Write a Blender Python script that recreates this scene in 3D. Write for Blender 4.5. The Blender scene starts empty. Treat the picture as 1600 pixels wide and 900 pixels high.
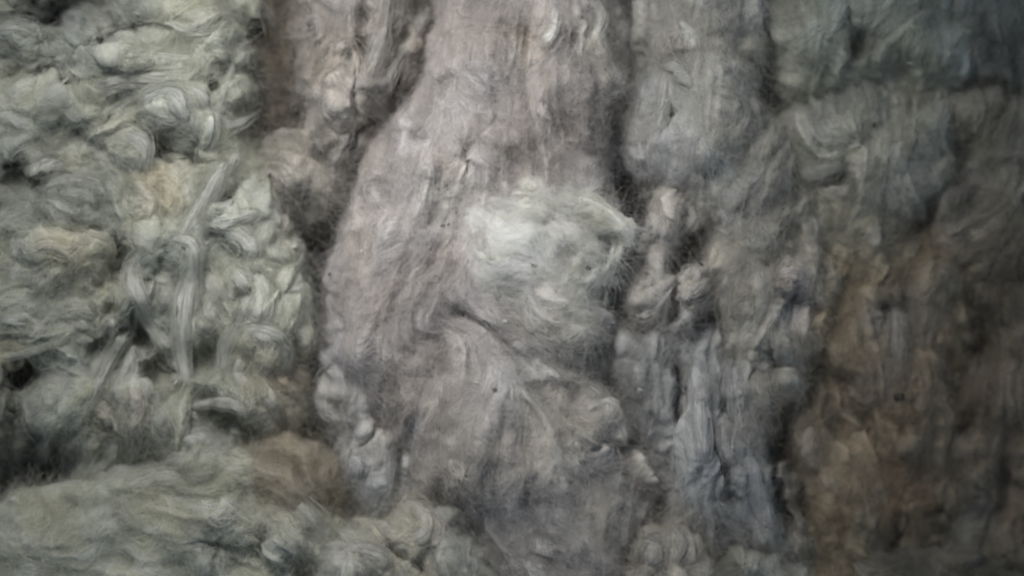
import bpy, math, random
import numpy as np
from mathutils import Vector

random.seed(11)
RNG = np.random.default_rng(11)
sc = bpy.context.scene
COL = sc.collection

# ------------------------------------------------------------------ camera
CAM_D = 2.0                                   # metres from the lens to the reference plane y = 0
cam_data = bpy.data.cameras.new('camera')
cam_data.sensor_width = 36.0
cam_data.lens = 36.0 * CAM_D / 1.6            # 1.6 m wide at y = 0
cam_data.clip_start = 0.05
cam_data.clip_end = 50.0
cam_data.dof.use_dof = True
cam_data.dof.focus_distance = 1.85
cam_data.dof.aperture_fstop = 0.65
cam = bpy.data.objects.new('camera', cam_data)
cam.location = (0, -CAM_D, 0)
cam.rotation_euler = (math.radians(90), 0, 0)
COL.objects.link(cam)
sc.camera = cam

# ------------------------------------------------------------------ world and lamp
world = bpy.data.worlds.new('World')
sc.world = world
world.use_nodes = True
bgn = world.node_tree.nodes['Background']
bgn.inputs['Color'].default_value = (0.66, 0.82, 1.0, 1)
bgn.inputs['Strength'].default_value = 0.205

def area(name, loc, target, size, power, color, spread):
    ld = bpy.data.lights.new(name, 'AREA')
    ld.shape = 'DISK'; ld.size = size; ld.energy = power; ld.spread = math.radians(spread); ld.color = color
    o = bpy.data.objects.new(name, ld)
    o.location = loc
    d = Vector(target) - Vector(loc)
    o.rotation_euler = d.to_track_quat('-Z', 'Y').to_euler()
    COL.objects.link(o)
    return o
area('work_lamp', (-0.38, -1.3, 0.82), (-0.13, 0, 0.05), 0.5, 5.8, (1.0, 0.975, 0.93), 84)

vs = sc.view_settings
vs.view_transform = 'Standard'; vs.look = 'None'; vs.exposure = 0.0; vs.gamma = 1.0
vs.use_curve_mapping = False
sc.cycles.use_denoising = True
sc.cycles.max_bounces = 6
sc.cycles.diffuse_bounces = 4
sc.cycles.filter_width = 2.4
try:
    sc.cycles_curves.shape = 'RIBBONS'
except Exception:
    pass

# ------------------------------------------------------------------ materials
def fibre_material(name, scale=160.0, hair=False):
    m = bpy.data.materials.new(name); m.use_nodes = True
    nt = m.node_tree; nd = nt.nodes; lk = nt.links
    bs = nd['Principled BSDF']
    bs.inputs['Roughness'].default_value = 0.95
    bs.inputs['Specular IOR Level'].default_value = 0.12 if not hair else 0.25
    at_ = nd.new('ShaderNodeAttribute'); at_.attribute_name = 'tint'
    out = at_.outputs['Color']
    if not hair:
        tc = nd.new('ShaderNodeTexCoord')
        n1 = nd.new('ShaderNodeTexNoise'); n1.inputs['Scale'].default_value = scale
        n1.inputs['Detail'].default_value = 6; n1.inputs['Roughness'].default_value = 0.7
        lk.new(tc.outputs['Object'], n1.inputs['Vector'])
        mr = nd.new('ShaderNodeMapRange')
        mr.inputs['From Min'].default_value = 0.3; mr.inputs['From Max'].default_value = 0.7
        mr.inputs['To Min'].default_value = 0.84; mr.inputs['To Max'].default_value = 1.14
        lk.new(n1.outputs['Fac'], mr.inputs['Value'])
        mx = nd.new('ShaderNodeMix'); mx.data_type = 'RGBA'; mx.blend_type = 'MULTIPLY'
        mx.inputs[0].default_value = 1.0
        lk.new(out, mx.inputs[6]); lk.new(mr.outputs['Result'], mx.inputs[7])
        out = mx.outputs[2]
        bp = nd.new('ShaderNodeBump'); bp.inputs['Strength'].default_value = 0.35
        bp.inputs['Distance'].default_value = 0.003
        n2 = nd.new('ShaderNodeTexNoise'); n2.inputs['Scale'].default_value = 420
        n2.inputs['Detail'].default_value = 5
        lk.new(tc.outputs['Object'], n2.inputs['Vector'])
        lk.new(n2.outputs['Fac'], bp.inputs['Height'])
        lk.new(bp.outputs['Normal'], bs.inputs['Normal'])
    lk.new(out, bs.inputs['Base Color'])
    if not hair:
        bs.inputs['Subsurface Weight'].default_value = 0.0
        bs.inputs['Subsurface Radius'].default_value = (1.0, 0.9, 0.8)
        bs.inputs['Subsurface Scale'].default_value = 0.006
    bs.inputs['Sheen Weight'].default_value = 0.15
    bs.inputs['Sheen Roughness'].default_value = 0.6
    if hair:
        tr = nd.new('ShaderNodeBsdfTranslucent'); lk.new(out, tr.inputs['Color'])
        ms = nd.new('ShaderNodeMixShader'); ms.inputs[0].default_value = 0.45
        lk.new(bs.outputs[0], ms.inputs[1]); lk.new(tr.outputs[0], ms.inputs[2])
        lk.new(ms.outputs[0], nd['Material Output'].inputs['Surface'])
    return m
M_BODY = fibre_material('matted_fibre')
M_HAIR = fibre_material('loose_fibre', hair=True)

def speck_material(name, c1, c2, rough):
    m = bpy.data.materials.new(name); m.use_nodes = True
    nt = m.node_tree; nd = nt.nodes; lk = nt.links
    bs = nd['Principled BSDF']; bs.inputs['Roughness'].default_value = rough
    n = nd.new('ShaderNodeTexNoise'); n.inputs['Scale'].default_value = 300; n.inputs['Detail'].default_value = 4
    r = nd.new('ShaderNodeValToRGB')
    r.color_ramp.elements[0].color = (*c1, 1); r.color_ramp.elements[1].color = (*c2, 1)
    tc = nd.new('ShaderNodeTexCoord'); lk.new(tc.outputs['Object'], n.inputs['Vector'])
    lk.new(n.outputs['Fac'], r.inputs['Fac']); lk.new(r.outputs['Color'], bs.inputs['Base Color'])
    return m
M_DARK = speck_material('dry_leaf_trash', (0.012, 0.011, 0.010), (0.045, 0.038, 0.03), 0.8)
M_PALE = speck_material('pale_husk', (0.4, 0.4, 0.37), (0.62, 0.62, 0.58), 0.7)

# ------------------------------------------------------------------ helpers
def S(px, py, y):
    """picture-plane millimetres (px, py) at depth y (metres) -> world"""
    k = (CAM_D + y) / CAM_D
    return np.stack([(px - 800.0) / 1000.0 * k, y + 0 * px, (450.0 - py) / 1000.0 * k], -1)

def smooth(t): return t * t * (3 - 2 * t)

def vnoise(x, y, cell, seed):
    """value noise in [-1, 1]"""
    g = np.random.default_rng(seed).uniform(-1, 1, (257, 257))
    u = x / cell + 1000.37; v = y / cell + 1000.71
    i = np.floor(u).astype(int); j = np.floor(v).astype(int)
    fu = smooth(u - i); fv = smooth(v - j)
    i0 = i % 256; j0 = j % 256; i1 = (i0 + 1) % 256; j1 = (j0 + 1) % 256
    return (g[j0, i0] * (1 - fu) + g[j0, i1] * fu) * (1 - fv) + (g[j1, i0] * (1 - fu) + g[j1, i1] * fu) * fv

def fbm(x, y, cell, seed, oct=4, gain=0.5):
    s = 0; a = 1; n = 0
    for k in range(oct):
        s = s + a * vnoise(x, y, cell / 2 ** k, seed + 31 * k); n += a; a *= gain
    return s / n

def spline(pts, n):
    """Catmull-Rom through pts (k, d) -> (n, d)"""
    p = np.asarray(pts, float)
    if len(p) == 1: p = np.vstack([p, p + 1])
    q = np.vstack([2 * p[0] - p[1], p, 2 * p[-1] - p[-2]])
    t = np.linspace(0, len(p) - 1 - 1e-6, n); i = t.astype(int); f = (t - i)[:, None]
    a, b, c, d = q[i], q[i + 1], q[i + 2], q[i + 3]
    return 0.5 * ((2 * b) + (-a + c) * f + (2 * a - 5 * b + 4 * c - d) * f ** 2 + (-a + 3 * b - 3 * c + d) * f ** 3)

def seg_dist(X, Y, pts):
    """distance, parameter (0..1 along) and tangent to a polyline"""
    best = np.full(X.shape, 1e9); par = np.zeros(X.shape); tx = np.zeros(X.shape); ty = np.zeros(X.shape)
    n = len(pts) - 1
    for k in range(n):
        ax, ay = pts[k]; bx, by = pts[k + 1]
        dx, dy = bx - ax, by - ay; L2 = dx * dx + dy * dy + 1e-9
        t = np.clip(((X - ax) * dx + (Y - ay) * dy) / L2, 0, 1)
        d = np.hypot(X - ax - t * dx, Y - ay - t * dy)
        m = d < best
        best = np.where(m, d, best); par = np.where(m, (k + t) / n, par)
        L = math.sqrt(L2); tx = np.where(m, dx / L, tx); ty = np.where(m, dy / L, ty)
    return best, par, tx, ty

def poly_sdf(X, Y, poly):
    d, _, _, _ = seg_dist(X, Y, list(poly) + [poly[0]])
    ins = np.zeros(X.shape, bool)
    n = len(poly); j = n - 1
    for i in range(n):
        xi, yi = poly[i]; xj, yj = poly[j]
        c = ((yi > Y) != (yj > Y)) & (X < (xj - xi) * (Y - yi) / ((yj - yi) if yj != yi else 1e-9) + xi)
        ins ^= c; j = i
    return np.where(ins, d, -d)

def bil(A, u, v):
    h, w = A.shape[:2]
    u = np.clip(u, 0, w - 1.001); v = np.clip(v, 0, h - 1.001)
    i = u.astype(int); j = v.astype(int); fu = u - i; fv = v - j
    if A.ndim == 3: fu = fu[..., None]; fv = fv[..., None]
    return (A[j, i] * (1 - fu) + A[j, i + 1] * fu) * (1 - fv) + (A[j + 1, i] * (1 - fu) + A[j + 1, i + 1] * fu) * fv

def add_mesh(name, verts, faces, mat, tint=None, parent=None, smooth_=True):
    me = bpy.data.meshes.new(name)
    verts = np.asarray(verts, np.float32); faces = np.asarray(faces, np.int32)
    me.vertices.add(len(verts)); me.vertices.foreach_set('co', verts.ravel())
    k = faces.shape[1]
    me.loops.add(faces.size); me.loops.foreach_set('vertex_index', faces.ravel())
    me.polygons.add(len(faces))
    me.polygons.foreach_set('loop_start', np.arange(0, faces.size, k, dtype=np.int32))
    me.polygons.foreach_set('use_smooth', np.full(len(faces), smooth_))
    me.update(calc_edges=True)
    if tint is not None:
        a = me.attributes.new('tint', 'FLOAT_COLOR', 'POINT')
        c = np.ones((len(verts), 4), np.float32); c[:, :3] = tint
        a.data.foreach_set('color', c.ravel())
    me.materials.append(mat)
    o = bpy.data.objects.new(name, me); COL.objects.link(o)
    if parent is not None: o.parent = parent
    return o

def add_hair(name, pts, rad, tint, parent):
    """pts (n, k, 3), rad (n, k), tint (n, 3)"""
    n, k = pts.shape[:2]
    hc = bpy.data.hair_curves.new(name)
    hc.add_curves([k] * n)
    hc.attributes['position'].data.foreach_set('vector', pts.astype(np.float32).ravel())
    a = hc.attributes.get('radius') or hc.attributes.new('radius', 'FLOAT', 'POINT')
    a.data.foreach_set('value', rad.astype(np.float32).ravel())
    t = hc.attributes.new('tint', 'FLOAT_COLOR', 'CURVE')
    c = np.ones((n, 4), np.float32); c[:, :3] = tint
    t.data.foreach_set('color', c.ravel())
    hc.materials.append(M_HAIR)
    o = bpy.data.objects.new(name, hc); COL.objects.link(o)
    o.parent = parent
    o['kind'] = 'stuff'
    return o

def thing(name, label, cat, group=None):
    o = bpy.data.objects.new(name, None); COL.objects.link(o)
    o.empty_display_size = 0.05
    o['label'] = label; o['category'] = cat
    if group: o['group'] = group
    return o

STEP = 2.5
CLUMPS = {}
HAIR_K = 0.30
WEB = 0.10
DZ = 0.66
LOBE = 0.5
PIT = 1.25

class Clump:
    """a matted clump of fibre: bulging streaky body, hand-laid locks, loose fibres"""
    def __init__(s, key, name, label, poly, front, thick, edge, col, guides, strokes=(), tints=(), splat=(14, 34, 2.2, 9, 1.0),
                 streak=3.2, turb=0.55, rough=1.0, seed=1, big=18, ragged=9, hair=1.0, hair_len=(28, 80), cat='fibre clump',
                 lint=0.25, step=STEP, fold=8.0, grow=16.0, web=1.0):
        s.key = key; s.col = np.array(col)
        P = np.array(poly, float); front = front * DZ; thick = thick * DZ + 0.012
        x0, y0 = P.min(0) - 26; x1, y1 = P.max(0) + 26
        xs = np.arange(x0, x1, step); ys = np.arange(y0, y1, step)
        X, Y = np.meshgrid(xs, ys); s.X, s.Y, s.x0, s.y0, s.step = X, Y, x0, y0, step
        # --- outline
        W1 = fbm(X, Y, 46, seed + 3, 4); W2 = fbm(X, Y, 46, seed + 4, 4); W3 = fbm(X, Y, 110, seed + 5, 3)
        sd = grow + poly_sdf(X, Y, poly) + ragged * 2.2 * W1 + ragged * 0.45 * fbm(X, Y, 15, seed + 6, 2) + ragged * W3
        t = np.clip(sd / (edge * 1.6), 0, 1)
        prof = np.sqrt(np.clip(1 - (1 - t) ** 2, 0, 1))
        # --- flow field
        fx = np.zeros(X.shape); fy = np.zeros(X.shape)
        allg = [g for g in guides] + [k[1] for k in strokes if k[0] in 'rg' and len(k[1]) > 1]
        for g in allg:
            d, _, tx, ty = seg_dist(X, Y, g)
            w = 1 / (d * d + 18 ** 2) ** 1.15
            fx += w * tx; fy += w * ty
        ang = np.arctan2(fy, fx) + turb * (1.5 * W2 + 0.8 * fbm(X, Y, 22, seed + 7, 2))
        s.fx, s.fy = np.cos(ang), np.sin(ang)
        # --- large relief (metres towards the lens)
        H = thick * prof
        H = H + big / 1000 * W3 * t
        XW = X + 9 * W1 + 5 * fbm(X, Y, 17, seed + 12, 3); YW = Y + 9 * W2 + 5 * fbm(X, Y, 17, seed + 13, 3)
        s.pit = np.zeros(X.shape)
        for k in strokes:
            if k[0] in 'rg':
                pts = spline(k[1], 5 * len(k[1])) if len(k[1]) > 2 else np.array(k[1], float)
                w, h = k[2], k[3] / 1000
                m = 3 * w + 14
                sl = s.win(pts[:, 0].min() - m, pts[:, 1].min() - m, pts[:, 0].max() + m, pts[:, 1].max() + m)
                if sl is None: continue
                d, par, _, _ = seg_dist(XW[sl], YW[sl], pts)
                fade = np.clip(np.minimum(par, 1 - par) * 5 + 0.3, 0, 1)
                if k[0] == 'r':
                    H[sl] += h * fade * np.exp(-(d / (0.72 * w)) ** 2) * t[sl]
                else:
                    H[sl] -= PIT * h * fade * np.exp(-(d / w) ** 2)
                    if k[3] >= 20: s.pit[sl] = np.maximum(s.pit[sl], fade * np.exp(-(d / w) ** 2))
            elif k[0] == 'p':                       # puff: x, y, rx, ry, angle, h
                _, cx, cy, rx, ry, a, h = k
                m = 1.5 * max(rx, ry) + 14
                sl = s.win(cx - m, cy - m, cx + m, cy + m)
                if sl is None: continue
                a = math.radians(a); dx = XW[sl] - cx; dy = YW[sl] - cy
                u = (dx * math.cos(a) + dy * math.sin(a)) / rx; v = (-dx * math.sin(a) + dy * math.cos(a)) / ry
                H[sl] += h / 1000 * np.clip(1.1 - u * u - v * v, 0, 1.1) ** 1.0 * np.clip(t[sl] * 2, 0, 1)
            elif k[0] == 'h':                       # pit: x, y, r, depth
                _, cx, cy, r, h = k
                m = 3 * r + 14
                sl = s.win(cx - m, cy - m, cx + m, cy + m)
                if sl is None: continue
                d = np.hypot(XW[sl] - cx + 6 * W2[sl], (YW[sl] - cy + 8 * W1[sl]) * 0.8) * (1 + 0.8 * W2[sl])
                H[sl] -= PIT * h / 1000 * np.exp(-(d / r) ** 2.2)
                if k[4] >= 20: s.pit[sl] = np.maximum(s.pit[sl], np.exp(-(d / r) ** 2.2))
        # --- lobes of matted fibre: few large, many small, lying along the flow
        smin, smax, asp, sh, dens = splat; sh *= LOBE
        rng = np.random.default_rng(seed + 100)
        D = np.zeros(X.shape)
        A = (X.shape[0] * X.shape[1]) * step * step
        for lo, hi, hs, cover in ((smax, 2.2 * smax, 1.25, 0.9), (smin, smax, 0.5, 0.6)):
            B = np.zeros(X.shape)
            n = int(dens * cover * A / (lo * hi * 0.8 * asp))
            cxs = rng.uniform(x0, x1, n); cys = rng.uniform(y0, y1, n)
            for cx, cy in zip(cxs, cys):
                i = min(int((cx - x0) / step), X.shape[1] - 1); j = min(int((cy - y0) / step), X.shape[0] - 1)
                if sd[j, i] < -8: continue
                r = lo * (hi / lo) ** rng.uniform(0, 1) * 0.5; L = r * asp * rng.uniform(0.6, 1.6)
                a = ang[j, i] + rng.normal(0, 0.2 + 0.35 * turb)
                R = int(max(r, L) * 1.15 / step) + 2
                ja, jb = max(j - R, 0), min(j + R + 1, X.shape[0]); ia, ib = max(i - R, 0), min(i + R + 1, X.shape[1])
                dx = XW[ja:jb, ia:ib] - XW[j, i]; dy = YW[ja:jb, ia:ib] - YW[j, i]
                ca, sa = math.cos(a), math.sin(a)
                u = (dx * ca + dy * sa) / L; v = (-dx * sa + dy * ca) / r
                v = v + 0.6 * u * u * rng.uniform(-1, 1)
                q = np.clip(1 - u * u - v * v, 0, 1) ** 1.15
                hh = sh * hs * rng.uniform(0.3, 1.2) * q * (0.8 + 0.4 * u)
                B[ja:jb, ia:ib] = np.maximum(B[ja:jb, ia:ib], hh)
            D += B
        # --- swirling folds
        rd = 2.4 * fbm(X + 30 * W1 + 12 * W2, Y + 30 * W2 - 12 * W1, 60, seed + 40, 3, 0.45)
        D += rd * fold
        D *= rough
        # --- streaks along the flow (line integral of noise)
        st = 4.0
        s.lic = 0
        for cell, L, amp in ((5.0, 60, 0.5), (11.0, 100, 0.9)):
            nz = vnoise(X, Y, cell, seed + 50 + int(cell)) + 0.4 * vnoise(X, Y, cell * 0.5, seed + 60 + int(cell))
            acc = nz.copy(); cnt = 1
            hh_, ww_ = X.shape
            for sg in (1, -1):
                u = (X - x0) / step; v = (Y - y0) / step
                for _ in range(int(L / st)):
                    i = np.clip(u, 0, ww_ - 1).astype(np.int32); j = np.clip(v, 0, hh_ - 1).astype(np.int32)
                    u = u + sg * s.fx[j, i] * st / step; v = v + sg * s.fy[j, i] * st / step
                    i = np.clip(u, 0, ww_ - 1).astype(np.int32); j = np.clip(v, 0, hh_ - 1).astype(np.int32)
                    acc = acc + nz[j, i]; cnt += 1
            acc = acc / math.sqrt(cnt)
            s.lic = s.lic + amp * acc
            D += streak * 1.7 * amp * acc * np.clip(0.8 + 0.8 * W1, 0.3, 2)
        D *= np.clip(sd / 10 + 0.5, 0, 1) / 1000
        s.D = D
        # --- position and normal
        back = -front / 1000 + thick                 # y of the clump's back
        yb = back - H
        base = S(X, Y, yb)
        Hs = H
        for _ in range(3):
            Q = np.pad(Hs, 2, mode='edge')
            Q = sum(Q[:, k:k + H.shape[1]] for k in range(5)) / 5
            Hs = sum(Q[k:k + H.shape[0]] for k in range(5)) / 5
        gy = np.gradient(Hs, axis=0) / (step / 1000); gx = np.gradient(Hs, axis=1) / (step / 1000)
        lim = 1.2
        N = np.stack([-np.clip(gx, -lim, lim), -np.ones_like(H), np.clip(gy, -lim, lim)], -1)
        N /= np.linalg.norm(N, axis=-1, keepdims=True)
        s.P = base + N * D[..., None]; s.N = N; s.sd = sd
        # --- fibre colour
        tint = np.ones(X.shape + (3,)) * s.col
        for k in tints:                              # x, y, rx, ry, colour, weight
            cx, cy, rx, ry, c, w = k
            q = np.exp(-(((X - cx) / rx) ** 2 + ((Y - cy) / ry) ** 2) * (1 + 0.6 * fbm(X, Y, 40, seed + 90, 3))) * w
            tint = tint * (1 - q[..., None]) + q[..., None] * np.array(c)
        warm = fbm(X, Y, 60, seed + 91, 4)[..., None]
        tint = tint * (1 + 0.07 * warm * np.array([1.0, 0.35, -0.8])) * (1 + 0.10 * fbm(X, Y, 26, seed + 92, 4))[..., None]
        lum = tint.mean(-1, keepdims=True); tint = lum + (tint - lum) * 0.98
        s.tint = np.clip(tint * (1 + 0.18 * np.clip(s.lic, -2, 2))[..., None], 0.02, 0.9)
        # --- body mesh
        s.root = thing(name, label, cat)
        idx = np.arange(X.size).reshape(X.shape)
        q = np.stack([idx[:-1, :-1], idx[1:, :-1], idx[1:, 1:], idx[:-1, 1:]], -1).reshape(-1, 4)
        ok = (sd > 0)
        m = ok[:-1, :-1] & ok[1:, :-1] & ok[1:, 1:] & ok[:-1, 1:]
        q = q[m.ravel()]
        used = np.unique(q); rm = np.full(X.size, -1); rm[used] = np.arange(len(used))
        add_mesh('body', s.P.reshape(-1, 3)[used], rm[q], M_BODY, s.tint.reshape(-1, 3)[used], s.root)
        # --- loose fibres
        s.hairs = []
        area_ = m.sum() * step * step
        s.comb(int(area_ * 0.20 * hair * HAIR_K), hair_len, seed, lint, int(area_ * WEB * web))
        CLUMPS[key] = s

    def win(s, xa, ya, xb, yb):
        i0 = max(int((xa - s.x0) / s.step), 0); i1 = min(int((xb - s.x0) / s.step) + 1, s.X.shape[1])
        j0 = max(int((ya - s.y0) / s.step), 0); j1 = min(int((yb - s.y0) / s.step) + 1, s.X.shape[0])
        return None if i0 >= i1 or j0 >= j1 else (slice(j0, j1), slice(i0, i1))

    def comb(s, n, hl, seed, lint, nweb):
        rng = np.random.default_rng(seed + 500)
        jj, ii = np.nonzero(s.sd > 3)
        K = 10
        # wisps: neighbouring fibres share a start and a drift
        per = 40
        nw = max(n // per, 1)
        c = rng.integers(0, len(jj), nw)
        wid = np.repeat(np.arange(nw), per); N_ = len(wid)
        spread = rng.uniform(0.8, 4.0, nw)[wid]
        u = ii[c][wid] + rng.normal(0, 1, N_) * spread / s.step
        v = jj[c][wid] + rng.normal(0, 1, N_) * spread / s.step
        L = rng.uniform(hl[0], hl[1], nw)[wid] * rng.uniform(0.5, 1.3, N_)
        turn = rng.normal(0, 0.5, nw)[wid] + rng.normal(0, 0.16, N_)
        curl = rng.normal(0, 1.5, nw)[wid] + rng.normal(0, 0.5, N_)
        ph = rng.uniform(0, 6.28, N_); wv = rng.uniform(0.1, 0.7, N_)
        lift = np.abs(rng.normal(3.0, 3.0, nw))[wid] + np.abs(rng.normal(0, 2.2, N_))
        pts = np.zeros((N_, K, 3)); tint0 = bil(s.tint, u, v)
        free = np.zeros(N_, bool); prev = None; vel = np.zeros((N_, 3))
        for k in range(K):
            f = k / (K - 1)
            p = bil(s.P, u, v); nn = bil(s.N, u, v)
            q = p + nn * ((lift * math.sin(math.pi * (0.1 + 0.75 * f)) - 0.5) / 1000)[:, None]
            if prev is not None:
                q = np.where(free[:, None], prev + vel, q)
                nv = q - prev
                ln_ = np.linalg.norm(nv, axis=1, keepdims=True) + 1e-9
                mx = (L / (K - 1) / 1000 * 1.5)[:, None]
                nv = nv * np.minimum(1, mx / ln_); q = prev + nv
                vel = np.where(free[:, None], nv * 0.72 + np.array([0, 0, -0.0004]), nv)
            pts[:, k] = q; prev = q
            a = np.arctan2(bil(s.fy, u, v), bil(s.fx, u, v)) + turn + curl * (f - 0.4) + wv * np.sin(f * 7 + ph)
            st = L / (K - 1) / s.step
            u2 = u + np.cos(a) * st; v2 = v + np.sin(a) * st
            free |= ~(bil(s.sd, u2, v2) > 1.5)
            u = np.where(free, u, u2); v = np.where(free, v, v2)
        ok = s.open_pits(pts, rng)
        s.hairs.append((pts[ok], (tint0 * 1.75 * rng.uniform(0.85, 1.15, (N_, 1)) * np.clip(np.exp(rng.normal(0.05, 0.28, nw)), 0.65, 1.8)[wid][:, None])[ok], rng.uniform(0.08, 0.18, N_)[ok]))
        # fuzz standing off the surface
        n2 = int(n * lint * 0.6)
        c = rng.integers(0, len(jj), n2)
        u = ii[c] + rng.uniform(-.5, .5, n2); v = jj[c] + rng.uniform(-.5, .5, n2)
        p = bil(s.P, u, v); nn = bil(s.N, u, v)
        pts = np.zeros((n2, K, 3))
        d = nn * 0.55 + rng.normal(0, 0.6, (n2, 3)) + np.stack([bil(s.fx, u, v), 0 * u, -bil(s.fy, u, v)], -1) * 0.7
        d /= np.linalg.norm(d, axis=1, keepdims=True)
        Lf = rng.uniform(6, 26, n2) / 1000 / (K - 1)
        for k in range(K):
            pts[:, k] = p
            d = d + rng.normal(0, 0.32, (n2, 3)); d /= np.linalg.norm(d, axis=1, keepdims=True)
            p = p + d * Lf[:, None]
        s.hairs.append((pts, bil(s.tint, u, v) * 1.5, rng.uniform(0.07, 0.15, n2)))

        # a loose web of very fine tangled fibres hovering over the surface
        c = rng.integers(0, len(jj), nweb)
        u = ii[c] + rng.uniform(-.5, .5, nweb); v = jj[c] + rng.uniform(-.5, .5, nweb)
        p = bil(s.P, u, v); nn = bil(s.N, u, v)
        p = p + nn * (np.abs(rng.normal(0, 5.5, nweb)) / 1000)[:, None]
        sgn = rng.choice([-1.0, 1.0], nweb)[:, None]
        d = sgn * np.stack([bil(s.fx, u, v), 0 * u, -bil(s.fy, u, v)], -1) + rng.normal(0, 0.55, (nweb, 3))
        d -= nn * 0.6 * (d * nn).sum(1, keepdims=True); d /= np.linalg.norm(d, axis=1, keepdims=True)
        Lf = rng.uniform(30, 90, nweb) / 1000 / (K - 1)
        pts = np.zeros((nweb, K, 3)); cu = rng.normal(0, 0.22, (nweb, 3))
        for k in range(K):
            pts[:, k] = p
            d = d + cu + rng.normal(0, 0.20, (nweb, 3)); d -= nn * 0.35 * (d * nn).sum(1, keepdims=True)
            d /= np.linalg.norm(d, axis=1, keepdims=True)
            p = p + d * Lf[:, None]
        ok = s.open_pits(pts, rng)
        s.hairs.append((pts[ok], (bil(s.tint, u, v) * 1.85)[ok], rng.uniform(0.03, 0.07, nweb)[ok]))

    def open_pits(s, pts, rng):
        """leave the holes between tufts free of most loose fibres"""
        k = (CAM_D + pts[..., 1]) / CAM_D
        u = (pts[..., 0] / k * 1000 + 800 - s.x0) / s.step; v = (450 - pts[..., 2] / k * 1000 - s.y0) / s.step
        m = bil(s.pit, u, v).max(1)
        return rng.uniform(0, 1, len(pts)) > np.clip(1.1 * m - 0.15, 0, 0.8)

    def surf(s, x, y):
        u = (np.asarray(x, float) - s.x0) / s.step; v = (np.asarray(y, float) - s.y0) / s.step
        return bil(s.P, u, v), bil(s.N, u, v)

    def lock(s, pts, w, lift=0.5, col=None, seed=0, taper=(0.5, 0.35), flat=0.6, name='lock', hairs=110, curl=0.0):
        """a single twisted lock lying on (or arching off) the clump; pts in picture mm, w half-width mm"""
        rng = np.random.default_rng(900 + seed + int(pts[0][0]) * 7 + int(pts[0][1]))
        n = max(10, int(len(pts) * 7)); m = 14
        c2 = spline(pts, n)
        f = np.linspace(0, 1, n)
        b, nr = s.surf(c2[:, 0], c2[:, 1])
        yy = b[:, 1]
        for _ in range(4):                           # ride over the surface, do not follow each dent
            yy = np.minimum(yy, np.convolve(np.pad(yy, 2, mode='edge'), np.ones(5) / 5, 'valid'))
        lf = np.asarray(lift) if np.ndim(lift) else np.full(n, lift)
        if np.ndim(lift): lf = np.interp(f, np.linspace(0, 1, len(lift)), lift)
        yy = yy - (lf - 0.4 - 1.0 * np.clip(1 - 4.5 * np.minimum(f, 1 - f), 0, 1) ** 1.5) * w / 1000
        C = S(c2[:, 0], c2[:, 1], yy)
        T = np.gradient(C, axis=0); T /= np.linalg.norm(T, axis=1, keepdims=True) + 1e-9
        V = np.array([0, -1, 0.0]); Sd = np.cross(T, V); Sd /= np.linalg.norm(Sd, axis=1, keepdims=True) + 1e-9
        U = np.cross(Sd, T)
        a0, a1 = taper
        prof = np.minimum(np.minimum(1, a0 + (1 - a0) * np.sqrt(np.clip(f / 0.25, 0, 1))), a1 + (1 - a1) * np.sqrt(np.clip((1 - f) / 0.35, 0, 1)))
        prof = prof * (1 + 0.22 * vnoise(f * 60, f * 0 + seed * 13.0, 9, 77 + seed))
        prof[0] *= 0.35; prof[-1] *= 0.25
        th = np.linspace(0, 2 * math.pi, m, endpoint=False)
        tw = rng.uniform(-1, 1) * 3.0
        V3 = np.zeros((n, m, 3))
        ridge = rng.uniform(-1, 1, m)
        for k in range(m):
            a = th[k] + tw * f
            nzv = 1 + 0.30 * np.interp((k + tw * f * 2) % m, np.arange(m), ridge) + 0.30 * vnoise(f * len(pts) * 40, f * 0 + k * 7.0, 11, 60 + seed)
            r = 0.85 * w / 1000 * prof * nzv
            V3[:, k] = C + (np.cos(a) * r)[:, None] * Sd + (np.sin(a) * r * flat)[:, None] * U
        I = np.arange(n * m).reshape(n, m)
        J = np.roll(I, -1, 1)
        q = np.stack([I[:-1], J[:-1], J[1:], I[1:]], -1).reshape(-1, 4)
        cc = np.array(col) if col is not None else bil(s.tint, (c2[n // 2:n // 2 + 1, 0] - s.x0) / s.step, (c2[n // 2:n // 2 + 1, 1] - s.y0) / s.step)[0]
        cb = bil(s.tint, (c2[n // 2:n // 2 + 1, 0] - s.x0) / s.step, (c2[n // 2:n // 2 + 1, 1] - s.y0) / s.step)[0]
        cc = 0.7 * (cc.mean() + (cc - cc.mean()) * 0.68) + 0.3 * cb
        tv = cc * (1 + 0.08 * rng.standard_normal((n, m, 1)))
        o = add_mesh(name, V3.reshape(-1, 3), q, M_BODY, np.clip(tv.reshape(-1, 3), 0.02, 0.9), s.root)
        # fibres combed along the lock, loose at the end
        nh = int(hairs * max(1.0, w / 9) * len(pts) / 4); K = 10
        aa = rng.uniform(0, 2 * math.pi, nh); s0 = rng.uniform(-0.05, 0.75, nh); ln = rng.uniform(0.25, 0.55, nh)
        rr = rng.uniform(0.7, 1.6, nh); sp = rng.normal(0, 0.5, nh)
        hp = np.zeros((nh, K, 3))
        for k in range(K):
            ff = s0 + ln * k / (K - 1); fc = np.clip(ff, 0, 1) * (n - 1); i = np.minimum(fc.astype(int), n - 2); fr = (fc - i)[:, None]
            Cc = C[i] * (1 - fr) + C[i + 1] * fr
            pr = (prof[i] * (1 - fr[:, 0]) + prof[i + 1] * fr[:, 0]) * w / 1000 * rr * (1 + 0.5 * np.abs(sp) * k / (K - 1))
            pr = np.maximum(pr, 0.002)
            a = aa + tw * np.clip(ff, 0, 1) + sp * k / (K - 1)
            over_ = (np.clip(ff - 1, 0, 1) * len(pts) * 0.03)[:, None]
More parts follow.
